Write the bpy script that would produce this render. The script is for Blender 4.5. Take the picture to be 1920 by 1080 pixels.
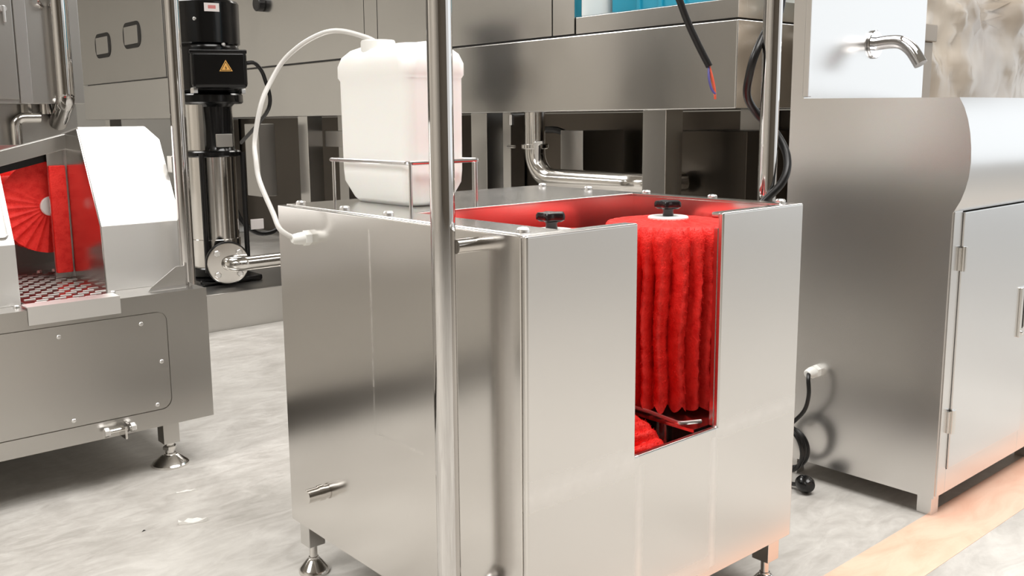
import bpy, bmesh, math, random
from mathutils import Vector, Matrix, noise
sc = bpy.context.scene
for o in list(bpy.data.objects): bpy.data.objects.remove(o)
random.seed(7)
PI = math.pi
# ------------------------------------------------------------------ camera
YAW, PITCH, ROLL = 0.7009, 0.1572, -0.0113
cam_d = bpy.data.cameras.new('camera'); cam = bpy.data.objects.new('camera', cam_d); sc.collection.objects.link(cam)
F = Vector((math.sin(YAW)*math.cos(PITCH), math.cos(YAW)*math.cos(PITCH), -math.sin(PITCH)))
r0 = Vector((math.cos(YAW), -math.sin(YAW), 0)); u0 = r0.cross(F)
rr = r0*math.cos(ROLL) + u0*math.sin(ROLL); uu = -r0*math.sin(ROLL) + u0*math.cos(ROLL)
M3 = Matrix((rr, uu, -F)).transposed()
cam.matrix_world = Matrix.Translation((0, 0, 1.0)) @ M3.to_4x4()
cam_d.sensor_width = 36; cam_d.lens = 1758/1920*36
cam_d.shift_x = 40.9/1920; cam_d.shift_y = -39.8/1920
cam_d.clip_start = .05; cam_d.clip_end = 200
sc.camera = cam
# ------------------------------------------------------------------ world, lights, exposure
w = bpy.data.worlds.new('world'); sc.world = w; w.use_nodes = True
bg = w.node_tree.nodes['Background']; bg.inputs[0].default_value = (1, .99, .975, 1); bg.inputs[1].default_value = .74
def area(name, loc, target, sx, sy, power, col=(1, .98, .955)):
    d = bpy.data.lights.new(name, 'AREA'); d.shape = 'RECTANGLE'; d.size = sx; d.size_y = sy; d.energy = power; d.color = col
    o = bpy.data.objects.new(name, d); sc.collection.objects.link(o); o.location = loc
    o.rotation_euler = (Vector(target)-Vector(loc)).to_track_quat('-Z', 'Y').to_euler()
    return o
area('ceiling_and_fill_light', (1.9, .3, 4.0), (1.9, .3, 0), 3.0, 2.2, 165)
area('ceiling_and_fill_light', (1.2, 5.6, 4.0), (1.2, 5.6, 0), 2.6, 1.6, 130)
area('ceiling_and_fill_light', (6.2, 1.8, 4.0), (6.2, 1.8, 0), 2.6, 1.6, 80)
area('ceiling_and_fill_light', (-2.6, 1.5, 4.0), (-2.6, 1.5, 0), 2.6, 1.6, 150)  # added lamp, brightens the left wall that the steel mirrors
area('window_daylight', (10.8, -2.6, 2.2), (2.4, -2.2, 1.4), 7.0, 4.0, 40, (.74, .88, 1))
area('ceiling_and_fill_light', (-3.2, 9.5, 4.0), (-3.2, 9.5, 0), 2.6, 1.6, 170)  # added fill, lifts the far end of the left wall for reflections
sc.view_settings.view_transform = 'Standard'; sc.view_settings.look = 'None'
sc.view_settings.gamma = 1; sc.view_settings.use_curve_mapping = False
sc.view_settings.exposure = 0.27
# ------------------------------------------------------------------ materials
def lin(c): return tuple(((x/255)/12.92 if x/255 <= .04045 else ((x/255+.055)/1.055)**2.4) for x in c) + (1,)
def mat(name, col, rough=.5, metal=0, spec=.5, **kw):
    m = bpy.data.materials.new(name); m.use_nodes = True
    p = m.node_tree.nodes['Principled BSDF']
    p.inputs['Base Color'].default_value = col if len(col) == 4 else lin(col)
    p.inputs['Roughness'].default_value = rough; p.inputs['Metallic'].default_value = metal
    p.inputs['Specular IOR Level'].default_value = spec
    for k, v in kw.items(): p.inputs[k.replace('_', ' ')].default_value = v
    return m
class NT:
    def __init__(s, m): s.m = m; s.t = m.node_tree; s.n = s.t.nodes; s.p = s.n['Principled BSDF']
    def new(s, typ, **kw):
        n = s.n.new(typ)
        for k, v in kw.items():
            if hasattr(n, k): setattr(n, k, v)
        return n
    def link(s, a, b): s.t.links.new(a, b)
    def coord(s, scale=(1, 1, 1)):
        tc = s.new('ShaderNodeTexCoord'); mp = s.new('ShaderNodeMapping'); mp.inputs['Scale'].default_value = scale
        s.link(tc.outputs['Object'], mp.inputs[0]); return mp.outputs[0]
    def noise(s, vec, scale, detail=3, rough=.5, dist=0):
        n = s.new('ShaderNodeTexNoise'); n.inputs['Scale'].default_value = scale; n.inputs['Detail'].default_value = detail
        n.inputs['Roughness'].default_value = rough; n.inputs['Distortion'].default_value = dist
        s.link(vec, n.inputs['Vector']); return n.outputs['Fac']
    def ramp(s, fac, stops):
        n = s.new('ShaderNodeValToRGB'); e = n.color_ramp.elements
        while len(e) < len(stops): e.new(.5)
        for q, (p, c) in zip(e, stops): q.position = p; q.color = c if len(c) == 4 else (*c, 1)
        s.link(fac, n.inputs[0]); return n.outputs[0]
    def maprange(s, fac, a, b, c, d):
        n = s.new('ShaderNodeMapRange')
        for i, v in enumerate((a, b, c, d)): n.inputs[i+1].default_value = v
        s.link(fac, n.inputs[0]); return n.outputs[0]
    def math(s, op, a, b=None):
        n = s.new('ShaderNodeMath'); n.operation = op
        for i, v in enumerate((a, b)):
            if v is None: continue
            if isinstance(v, (int, float)): n.inputs[i].default_value = v
            else: s.link(v, n.inputs[i])
        return n.outputs[0]
    def bump(s, h, strength, dist=.01, prev=None):
        n = s.new('ShaderNodeBump'); n.inputs['Strength'].default_value = strength; n.inputs['Distance'].default_value = dist
        s.link(h, n.inputs['Height'])
        if prev: s.link(prev, n.inputs['Normal'])
        return n.outputs[0]
def steel(name, rough=.19, col=(.68, .668, .648, 1), wave=.05, brush=(60, 60, 2.5), var=.006):
    m = mat(name, col, rough, 1.0); t = NT(m)
    f = t.noise(t.coord(brush), 6, 2)
    g = t.noise(t.coord(), 4, 3)
    r = t.math('ADD', t.maprange(f, .3, .7, rough-var*.5, rough+var*.5), t.maprange(g, .3, .7, -var*.5, var*.5))
    t.link(r, t.p.inputs['Roughness'])
    b = t.bump(t.noise(t.coord(), 2.6, 1), wave, .1)
    t.link(b, t.p.inputs['Normal'])
    return m
MS = steel('satin_stainless_steel')
MSD = steel('dull_stainless_steel', .3, (.54, .525, .50, 1), .06)
MSP = steel('cabinet_stainless_steel', .26, (.74, .725, .71, 1), .03)
MSH = steel('bead_blasted_stainless_steel', .46, (.86, .85, .83, 1), .02)
MPOL = mat('polished_steel_tube', (.66, .645, .63, 1), .06, 1)
MPIPE = mat('bright_steel_pipe', (.74, .72, .69, 1), .14, 1)
MCHR = mat('chrome', (.82, .82, .83, 1), .05, 1)
MBOLT = mat('polished_bolt_steel', (.88, .87, .86, 1), .3, 1)
MBRN = steel('shade_toned_steel', .3, (.11, .095, .08, 1), .05)  # steel with the shade and dark reflections under the tank put into its colour
MBLK = mat('gloss_black_paint', (12, 12, 13), .18)
MRUB = mat('black_rubber', (16, 15, 15), .35)
MKNOB = mat('black_plastic', (26, 22, 24), .25)
MWPL = mat('white_translucent_plastic', (252, 252, 248), .35, Subsurface_Weight=.12)
MWP = mat('white_plastic', (240, 240, 236), .4)
MTUBE = mat('milky_plastic_tube', (232, 230, 226), .25, Transmission_Weight=.25)
MRING = mat('steel_wire', (.72, .70, .69, 1), .2, 1)
MDARK = mat('dark_interior', (22, 20, 17), .6)
MTURQ = mat('turquoise_plastic', (40, 160, 190), .35)
MPEACH = None
# red bristles
MRED = mat('red_nylon_bristle', (232, 26, 24), .55, spec=.3); t = NT(MRED)
t.link(t.ramp(t.noise(t.coord((1, 1, 1)), 45, 4, .7), [(.32, lin((228, 34, 30))), (.55, lin((247, 56, 48)))]), t.p.inputs['Base Color'])
t.link(t.bump(t.noise(t.coord(), 260, 2), .5, .003), t.p.inputs['Normal'])
# front panel: polished weld bands around and below the slot (local = world - base)
def weld_steel(name, bands, wr=.25):
    m = steel(name, wr, (.73, .71, .685, 1), .03); t = NT(m)
    tc = t.new('ShaderNodeTexCoord'); sp = t.new('ShaderNodeSeparateXYZ'); t.link(tc.outputs['Object'], sp.inputs[0])
    ax = {'x': sp.outputs[0], 'y': sp.outputs[1], 'z': sp.outputs[2]}
    nz = t.noise(t.coord(), 30, 3)
    tot = None
    for a, c, wd, b, lo, hi, k in bands:
        d = t.math('ABSOLUTE', t.math('SUBTRACT', ax[a], c))
        d = t.maprange(d, 0, wd, k, 0)
        inside = t.math('MULTIPLY', t.math('GREATER_THAN', ax[b], lo), t.math('LESS_THAN', ax[b], hi))
        d = t.math('MULTIPLY', d, inside)
        tot = d if tot is None else t.math('MAXIMUM', tot, d)
    tot = t.math('MULTIPLY', tot, t.maprange(nz, .35, .6, .55, 1))
    old = t.p.inputs['Roughness'].links[0].from_socket
    t.link(t.math('ADD', old, t.math('MULTIPLY', tot, .22)), t.p.inputs['Roughness'])
    mx = t.new('ShaderNodeMix', data_type='RGBA'); mx.inputs['A'].default_value = (.73, .71, .685, 1); mx.inputs['B'].default_value = (.86, .845, .82, 1)
    t.link(tot, mx.inputs['Factor']); t.link(mx.outputs['Result'], t.p.inputs['Base Color'])
    return m
# concrete floor
MFLOOR = mat('troweled_concrete', (205, 202, 196), .4); t = NT(MFLOOR)
v = t.coord((1, 1, 1))
n1 = t.noise(v, 1.7, 6, .6, 1.2); n2 = t.noise(t.coord((1, 2.6, 1)), 6, 5, .65, 2.0); n3 = t.noise(v, 60, 3)
mixn = t.math('ADD', t.math('MULTIPLY', n1, .55), t.math('ADD', t.math('MULTIPLY', n2, .38), t.math('MULTIPLY', n3, .07)))
t.link(t.ramp(mixn, [(.34, lin((170, 166, 159))), (.48, lin((193, 189, 183))), (.62, lin((213, 210, 204)))]), t.p.inputs['Base Color'])
t.link(t.maprange(n2, .3, .7, .3, .55), t.p.inputs['Roughness'])
t.link(t.bump(mixn, .25, .01), t.p.inputs['Normal'])
MPEACH = mat('worn_peach_floor_paint', (238, 176, 146), .4); t = NT(MPEACH)
n1 = t.noise(t.coord((1, 3, 1)), 5, 5, .65, 1)
t.link(t.ramp(n1, [(.3, lin((238, 186, 160))), (.6, lin((248, 206, 182)))]), t.p.inputs['Base Color'])
MWALL = mat('warm_grey_wall_paint', (206, 200, 191), .7)
MWALLD = mat('taupe_wall_paint', (120, 112, 101), .7)
MWALLL = mat('pale_wall_paint', (222, 219, 212), .7)
MCEIL = mat('ceiling_sheet', (170, 165, 157), .6)
# ------------------------------------------------------------------ mesh helpers
W0 = {}           # object name -> world location of its root
def bm_new(): return bmesh.new()
def box(bm, x0, x1, y0, y1, z0, z1, bev=0, seg=2):
    r = bmesh.ops.create_cube(bm, size=1)
    vs = r['verts']
    for v in vs: v.co = Vector(((x0+x1)/2+v.co.x*(x1-x0), (y0+y1)/2+v.co.y*(y1-y0), (z0+z1)/2+v.co.z*(z1-z0)))
    if bev:
        es = {e for v in vs for e in v.link_edges}
        bmesh.ops.bevel(bm, geom=list(es), offset=bev, segments=seg, profile=.5, affect='EDGES')
def prism(bm, pts, axis, a, b, bev=0, seg=2):
    """extrude a 2D polygon along an axis; pts are the two other coordinates in xyz order"""
    def P(p, h): return {0: (h, p[0], p[1]), 1: (p[0], h, p[1]), 2: (p[0], p[1], h)}[axis]
    A = [bm.verts.new(P(p, a)) for p in pts]; B = [bm.verts.new(P(p, b)) for p in pts]
    fs = [bm.faces.new(A), bm.faces.new(B[::-1])]
    n = len(pts)
    for i in range(n): fs.append(bm.faces.new((A[i], B[i], B[(i+1) % n], A[(i+1) % n])))
    bmesh.ops.recalc_face_normals(bm, faces=fs)
    if bev:
        es = {e for f in fs for e in f.edges if e.calc_face_angle(0) > .5}
        bmesh.ops.bevel(bm, geom=list(es), offset=bev, segments=seg, profile=.5, affect='EDGES')
def hull(bm, pts, bev=0):
    vs = [bm.verts.new(p) for p in pts]
    bmesh.ops.convex_hull(bm, input=vs)
    bmesh.ops.dissolve_limit(bm, angle_limit=.02, verts=bm.verts[:], edges=bm.edges[:])
    bmesh.ops.recalc_face_normals(bm, faces=bm.faces[:])
    if bev: bmesh.ops.bevel(bm, geom=bm.edges[:], offset=bev, segments=2, profile=.5, affect='EDGES')
def smooth_path(pts, n=8):
    pts = [Vector(p) for p in pts]; out = []
    for i in range(len(pts)-1):
        p0 = pts[max(i-1, 0)]; p1 = pts[i]; p2 = pts[i+1]; p3 = pts[min(i+2, len(pts)-1)]
        for k in range(n):
            s = k/n
            out.append(.5*((2*p1)+(p2-p0)*s+(2*p0-5*p1+4*p2-p3)*s*s+(-p0+3*p1-3*p2+p3)*s**3))
    out.append(pts[-1]); return out
def fillet_path(pts, rad, n=8):
    pts = [Vector(p) for p in pts]; out = [pts[0]]
    for i in range(1, len(pts)-1):
        a, b, c = pts[i-1], pts[i], pts[i+1]
        d1 = (a-b).normalized(); d2 = (c-b).normalized(); ang = d1.angle(d2); L = rad/math.tan(ang/2)
        ctr = b+(d1+d2).normalized()*(rad/math.sin(ang/2)); s = b+d1*L-ctr; e = b+d2*L-ctr
        tot = s.angle(e); ax = s.cross(e).normalized()
        for k in range(n+1): out.append(ctr+Matrix.Rotation(tot*k/n, 3, ax) @ s)
    out.append(pts[-1]); return out
def tube(bm, path, rad, seg=16, cap=True, flat=None):
    path = [Vector(p) for p in path]
    t0 = (path[1]-path[0]).normalized()
    up = Vector((0, 0, 1)) if abs(t0.z) < .9 else Vector((1, 0, 0))
    n = t0.cross(up).normalized(); rings = []
    for i, p in enumerate(path):
        tg = (path[min(i+1, len(path)-1)]-path[max(i-1, 0)]).normalized()
        n = (n-tg*n.dot(tg)).normalized(); b = tg.cross(n)
        rd = rad[i] if isinstance(rad, list) else rad
        rings.append([bm.verts.new(p+(n*math.cos(2*PI*k/seg)+b*math.sin(2*PI*k/seg)*(flat or 1))*rd) for k in range(seg)])
    for A, B in zip(rings, rings[1:]):
        for k in range(seg): bm.faces.new((A[k], A[(k+1) % seg], B[(k+1) % seg], B[k]))
    if cap: bm.faces.new(rings[0][::-1]); bm.faces.new(rings[-1])
def lathe(bm, prof, c, axis=(0, 0, 1), seg=32):
    """prof = [(radius, height)...] along axis from c"""
    ax = Vector(axis).normalized(); q = Vector((0, 0, 1)).rotation_difference(ax); c = Vector(c); rings = []
    for r_, h in prof:
        if r_ < 1e-6: rings.append([bm.verts.new(c+q @ Vector((0, 0, h)))])
        else: rings.append([bm.verts.new(c+q @ Vector((r_*math.cos(2*PI*k/seg), r_*math.sin(2*PI*k/seg), h))) for k in range(seg)])
    fs = []
    for A, B in zip(rings, rings[1:]):
        for k in range(seg):
            a = [A[k % len(A)], A[(k+1) % seg % len(A)], B[(k+1) % seg % len(B)], B[k % len(B)]]
            u = []
            for v in a:
                if v not in u: u.append(v)
            if len(u) > 2: fs.append(bm.faces.new(u))
    for R_, flip in ((rings[0], True), (rings[-1], False)):
        if len(R_) > 2: fs.append(bm.faces.new(R_[::-1] if flip else R_))
    bmesh.ops.recalc_face_normals(bm, faces=fs)
def cyl(bm, c, axis, r_, h, seg=24, bev=0):
    b = bev
    lathe(bm, [(r_-b, 0), (r_, b), (r_, h-b), (r_-b, h)] if b else [(r_, 0), (r_, h)], c, axis, seg)
def hexnut(bm, c, axis, r_, h):
    lathe(bm, [(r_, 0), (r_, h*.75), (r_*.8, h), (0, h)], c, axis, 6)
def obj(name, bm, material, parent=None, kind=None, ang=35, label=None):
    me = bpy.data.meshes.new(name)
    if parent is None and kind != 'structure':
        xs = [v.co for v in bm.verts]; base = Vector(((min(v.x for v in xs)+max(v.x for v in xs))/2, (min(v.y for v in xs)+max(v.y for v in xs))/2, min(v.z for v in xs)))
    elif parent is None: base = Vector((0, 0, 0))
    else: base = W0[parent.name]
    for v in bm.verts: v.co -= base
    bm.to_mesh(me); bm.free()
    for p in me.polygons: p.use_smooth = True
    me.set_sharp_from_angle(angle=math.radians(ang))
    me.materials.append(material)
    o = bpy.data.objects.new(name, me); sc.collection.objects.link(o)
    if len(me.polygons) < 4000:
        wn = o.modifiers.new('weighted_normal', 'WEIGHTED_NORMAL'); wn.keep_sharp = True; wn.weight = 90
    W0[o.name] = base.copy()
    if parent is None: o.location = base
    else: o.parent = parent
    if kind: o['kind'] = kind
    if label: o['label'] = label
    return o
def thing(name, loc, label, cat, group=None):
    o = bpy.data.objects.new(name, None); sc.collection.objects.link(o); o.location = loc; o.empty_display_size = .05
    o['label'] = label; o['category'] = cat
    if group: o['group'] = group
    W0[o.name] = Vector(loc); return o
def tag(o, label, cat, group=None):
    o['label'] = label; o['category'] = cat
    if group: o['group'] = group
    return o
def copies(src, parent, locs):
    """further copies of a part, moved by an offset"""
    for d in locs:
        c = src.copy(); sc.collection.objects.link(c); c.parent = parent; c.location = Vector(src.location)+Vector(d); W0[c.name] = W0[src.name]
def part(name, material, parent, fn, *a, **k):
    kk = {q: k.pop(q) for q in ('kind', 'ang', 'label') if q in k}
    bm = bm_new(); fn(bm, *a, **k); return obj(name, bm, material, parent, **kk)
def bolts(name, parent, pts, axis, r_=.006, h=.005, material=None):
    p0 = Vector(pts[0])
    s = part(name, material or MBOLT, parent, lathe, [(r_, 0), (r_, h*.5), (r_*.75, h*.85), (0, h)], p0, axis, 12)
    copies(s, parent, [Vector(p)-p0 for p in pts[1:]])
# ------------------------------------------------------------------ setting
part('floor', MFLOOR, None, box, -14, 16, -14, 18, -.1, 0, kind='structure')
part('trim_1', MPEACH, None, box, .9, 9, .858, 1.004, -.01, .0008, kind='structure')
part('wall_left', MWALL, None, box, -6.3, -6, -6, 14, 0, 4.6, kind='structure')
part('wall_front_added', MWALLD, None, box, -6.3, 4.6, -6.3, -6, 0, 4.6, kind='structure')  # unseen dark wall added behind the camera, darkens reflections and fill
part('wall_back', MWALLL, None, box, -6.3, 11, 14, 14.3, 0, 4.6, kind='structure')
part('wall_right', MWALLL, None, box, 11, 11.3, 2.5, 14.3, 0, 4.6, kind='structure')
part('ceiling', MCEIL, None, box, -6.3, 11.3, -6, 14.3, 4.6, 4.7, kind='structure')
# ------------------------------------------------------------------ central boot brush washer
X0, X1, Y0, Y1, ZB, ZT = .937, 1.690, 1.026, 1.808, .12, .825
root = thing('boot_washer', (1.31, 1.42, 0), 'stainless steel boot washing machine with a front slot and upright red brushes', 'washing machine')
bx, by = 1.31, 1.42
MFRONT = weld_steel('front_panel_steel', [('z', .412, .03, 'x', -1, -.11, 1), ('z', .412, .022, 'x', .11, 1, .7), ('x', -.108, .012, 'z', .1, .40, .9), ('x', .105, .012, 'z', .14, .40, .9), ('z', .15, .02, 'x', -.1, .1, .5)])
MLEFT = weld_steel('left_panel_steel', [('y', .036, .006, 'z', .5, .80, .8), ('y', .036, .004, 'z', .40, .5, .4), ('z', .41, .005, 'y', -.12, .036, .5)], .18)
SX0, SX1, SZ = 1.190, 1.424, .418
part('front_panel', MFRONT, root, prism, [(X0, ZB), (X1, ZB), (X1, ZT), (SX1, ZT), (SX1, SZ), (SX0, SZ), (SX0, ZT), (X0, ZT)], 1, Y0, Y0+.013, .004, 3)
for a_, b_ in ((X0+.003, SX0-.002), (SX1+.002, X1-.003)): part('top_flange', MFRONT, root, box, a_, b_, Y0+.011, Y0+.029, ZT-.012, ZT-.0005, .003)
part('side_panel', MLEFT, root, box, X0, X0+.012, Y0+.0135, Y1, ZB, ZT-.002, .002)
part('side_panel', MS, root, box, X1-.012, X1, Y0+.0135, Y1, ZB, ZT-.002, .003)
part('back_panel', MS, root, box, X0+.004, X1-.004, Y1-.012, Y1, ZB, ZT-.002, .003)
part('bottom_panel', MSD, root, box, X0+.012, X1-.012, Y0+.028, Y1-.012, ZB+.004, ZB+.012)
OX0, OX1, OY1 = 1.034, 1.654, 1.446
def lid(bm):
    prism(bm, [(X0+.016, Y0+.031), (OX0, Y0+.031), (OX0, OY1), (OX1, OY1), (OX1, Y0+.031), (X1-.008, Y0+.031), (X1-.008, Y1-.008), (X0+.016, Y1-.008)], 2, ZT-.006, ZT, .0015, 1)
part('lid', MS, root, lid)
def gasket(bm):
    box(bm, X0+.010, X0+.02, Y0+.02, Y1-.01, ZT-.02, ZT-.0035)
part('gasket', MRUB, root, gasket)
part('inner_wall', MS, root, box, OX0-.004, OX1+.004, OY1, OY1+.004, .36, ZT-.004)
part('inner_wall', MS, root, box, OX0-.006, OX0-.002, Y0+.028, OY1, .36, ZT-.004)
part('inner_wall', MS, root, box, OX1+.002, OX1+.006, Y0+.028, OY1, .36, ZT-.004)
part('slot_jamb', MS, root, box, SX1, SX1+.004, Y0+.012, Y0+.020, SZ, ZT-.03)
part('slot_jamb', MS, root, box, SX0-.004, SX0, Y0+.012, Y0+.020, SZ, ZT-.03)
def tray(bm):
    prism(bm, [(OX0, Y0+.028), (OX1, Y0+.028), (OX1, OY1), (OX0, OY1)], 2, .30, .304)
part('brush_tray', MSD, root, tray)
def rim(bm):
    tube(bm, fillet_path([(1.415, 1.058, .424), (1.372, 1.075, .425), (1.385, 1.16, .425), (1.385, 1.40, .425)], .012, 5), .004, 8)
part('tray_rim', MBOLT, root, rim)
part('tray_flange', MS, root, box, 1.388, OX1, Y0+.028, OY1, .408, .414)
part('tray_flange', MS, root, box, OX0, 1.10, Y0+.028, OY1, .408, .414)
bolts('bolt', root, [(.975, 1.775, ZT), (.975, 1.60, ZT), (.975, 1.447, ZT), (.975, 1.075, ZT), (1.672, 1.768, ZT), (1.672, 1.605, ZT), (1.672, 1.42, ZT), (1.672, 1.235, ZT), (1.672, 1.068, ZT)], (0, 0, 1), .0105, .008)
# brushes
def pleat_brush(bm, R_, H, c, axis, pleats, seed, nz=40, na=240, core=.028):
    ax = Vector(axis); q = Vector((0, 0, 1)).rotation_difference(ax); c = Vector(c); rnd = random.Random(seed)
    ph = [rnd.uniform(0, 6.28) for _ in range(8)]
    def rad(a, h):
        wob = a*pleats+1.6*math.sin(a*5+ph[0])+.5*math.sin(h*9/H+ph[1]+a*2)
        s = (abs(math.cos(wob/2)))**.9
        depth = .27*min(1, max(0.15, (H-h)/(H*.30)))
        tuft = .034*abs(math.sin(h*PI*28/H+3*math.sin(a*3)))
        n = noise.noise(Vector((math.cos(a)*6, math.sin(a)*6, h*22)))*.02+noise.noise(Vector((math.cos(a)*30, math.sin(a)*30, h*120)))*.012
        sh = max(0, (h-(H-.035*R_/.136))/(.035*R_/.136)); top_round = .10*sh*sh
        return R_*(1-top_round)*(1-depth*(1-s)-tuft*min(1, max(0, (H-h)/(H*.2)))+n)
    rows = []
    hs = [H*i/nz for i in range(nz+1)]
    for h in hs: rows.append([(rad(2*PI*k/na, h), h-.016*abs(math.cos(2*PI*k/na*pleats/2+.8*math.sin(5*2*PI*k/na)))*max(0, 1-h/(H*.12))) for k in range(na)])
    top = []
    for f in (.95, .85, .7, .5, .3):
        top.append([(rows[-1][k][0]*f+core*(1-f), H+R_*.05*(1-f)+.0025*math.sin(2*PI*k/na*24)*f*(1-f)*4) for k in range(na)])
    bot = [[(core, R_*.12*0+.0)]*na]
    rows = [[(core, .004)]*na]+rows+top+[[(core, H+R_*.05)]*na]
    V = [[bm.verts.new(c+q @ Vector((r_*math.cos(2*PI*k/na), r_*math.sin(2*PI*k/na), h))) for k, (r_, h) in enumerate(row)] for row in rows]
    for A, B in zip(V, V[1:]):
        for k in range(na): bm.faces.new((A[k], A[(k+1) % na], B[(k+1) % na], B[k]))
    bm.faces.new(V[0][::-1]); bm.faces.new(V[-1])
    return rad
def fibres(bm, R_, H, c, axis, rad, n, seed, ln=.010):
    ax = Vector(axis); q = Vector((0, 0, 1)).rotation_difference(ax); c = Vector(c); rnd = random.Random(seed)
    for _ in range(n):
        a = rnd.uniform(0, 2*PI); h = rnd.uniform(-.003, H); r_ = rad(a, h)
        d = Vector((math.cos(a), math.sin(a), rnd.uniform(-.35, .25))); p = Vector((math.cos(a)*(r_-.004), math.sin(a)*(r_-.004), h))
        s = Vector((-math.sin(a), math.cos(a), rnd.uniform(-.4, .4)))*.0007
        bm.faces.new([bm.verts.new(c+q @ v) for v in (p-s, p+s, p+d*rnd.uniform(.5, 1)*ln)])
def brush(parent, name, R_, H, c, axis, pleats, seed, nf=16000, lab=None):
    bm = bm_new(); rad = pleat_brush(bm, R_, H, c, axis, pleats, seed)
    b = obj(name, bm, MRED, parent, ang=60)
    if nf:
        bm = bm_new(); fibres(bm, R_, H, c, axis, rad, nf, seed+1); obj('bristle_tips', bm, MRED, b, kind='stuff')
    return b
BZ0, BZ1 = .436, .788
for i, (cx, cy) in enumerate(((1.178, 1.222), (1.508, 1.222))):
    b = brush(root, 'brush_roller', .136, BZ1-BZ0, (cx, cy, BZ0), (0, 0, 1), 25, 11+i*5, 24000)
    part('brush_cap', MWP, b, cyl, (cx, cy, BZ1+.004), (0, 0, 1), .041, .007, 32, .002)
    part('axle', MPIPE, b, cyl, (cx, cy, .304), (0, 0, 1), .02, BZ0-.29, 20)
    def knob(bm, cx=cx, cy=cy):
        z = BZ1+.01
        lathe(bm, [(.011, 0), (.011, .012), (.014, .016), (.014, .018)], (cx, cy, z), seg=16)
        n = 40; A = []; prof = [(.78, .016), (1, .020), (1, .028), (.9, .032), (.5, .0325)]
        for f, h in prof: A.append([bm.verts.new((cx+math.cos(2*PI*k/n)*f*.0245*(1+.16*math.cos(5*2*PI*k/n+.6)), cy+math.sin(2*PI*k/n)*f*.0245*(1+.16*math.cos(5*2*PI*k/n+.6)), z+h)) for k in range(n)])
        for P, Q in zip(A, A[1:]):
            for k in range(n): bm.faces.new((P[k], P[(k+1) % n], Q[(k+1) % n], Q[k]))
        bm.faces.new(A[0][::-1]); bm.faces.new(A[-1])
    part('star_knob', MKNOB, b, knob, ang=50, label='black five-lobed star knob')
b = brush(root, 'sole_brush', .112, .30, (1.065, 1.185, .316), (1, 0, 0), 20, 31, 14000)
# legs
def leg_fn(bm, x, y, s=.04): box(bm, x-s/2, x+s/2, y-s/2, y+s/2, .066, ZB+.004, .002)
def foot_fn(bm, x, y, r_=.034):
    cyl(bm, (x, y, .02), (0, 0, 1), .009, .06, 16)
    lathe(bm, [(r_, 0), (r_, .006), (r_*.9, .012), (r_*.45, .03), (r_*.32, .032), (r_*.32, .036)], (x, y, 0), seg=32)
def legs(root, pts, s=.04, fr=.034):
    for x, y in pts:
        l = part('leg', MS, root, leg_fn, x, y, s); part('levelling_foot', MPIPE, l, foot_fn, x, y, fr)
legs(root, [(.965, 1.768), (1.655, 1.062), (.975, 1.066), (1.655, 1.768)])
# handrails
for xp, sgn, xf in ((.877, 1, X0), (1.750, -1, X1)):
    yp = 1.152
    hr = part('handrail', MPOL, root, tube, fillet_path([(xf-sgn*.001, yp, .205), (xp, yp, .205), (xp, yp, 1.95), (xp, yp+.18, 1.95)], .045, 10), .0195, 24)
    def stub(bm): cyl(bm, (xp+sgn*.014, yp-.012, .803), (sgn, 0, 0), .0118, abs(xf-xp)-.014, 16)
    part('rail_stub', MPIPE, hr, stub)
def drain(bm):
    lathe(bm, [(.0145, -.045), (.0145, 0), (.0, 0)], (X0, 1.654, .231), (1, 0, 0), 20); lathe(bm, [(.0165, -.020), (.0165, -.006)], (X0, 1.654, .231), (1, 0, 0), 20)
part('drain_pipe', MPIPE, root, drain)
def gland(bm, c, axis, s=1):
    lathe(bm, [(.006*s, -.034*s), (.009*s, -.030*s), (.011*s, -.018*s), (.011*s, -.012*s)], c, axis, 16)
    lathe(bm, [(.0135*s, -.012*s), (.0135*s, 0)], c, axis, 6)
part('hose_gland', MWP, root, gland, (X0, 1.678, .765), (1, 0, 0), 1.15, label='white plastic hose gland')
# wire holder for the jerrycan
HX0, HX1, HY0, HY1, HZ = 1.060, 1.238, 1.497, 1.797, .915
def ring(bm):
    p = fillet_path([(HX0, (HY0+HY1)/2, HZ), (HX0, HY1, HZ), (HX1, HY1, HZ), (HX1, HY0, HZ), (HX0, HY0, HZ), (HX0, (HY0+HY1)/2, HZ)], .012, 5)
    tube(bm, p, .0042, 10)
hd = part('can_holder', MRING, root, ring)
def post(bm, x, y): cyl(bm, (x, y, ZT), (0, 0, 1), .0038, HZ-ZT-.001, 10)
for x, y in ((HX0+.004, HY0+.002), (HX1-.01, HY0), (HX0+.004, HY1-.012), (HX1-.01, HY1)): part('holder_leg', MRING, hd, post, x, y)
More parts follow.
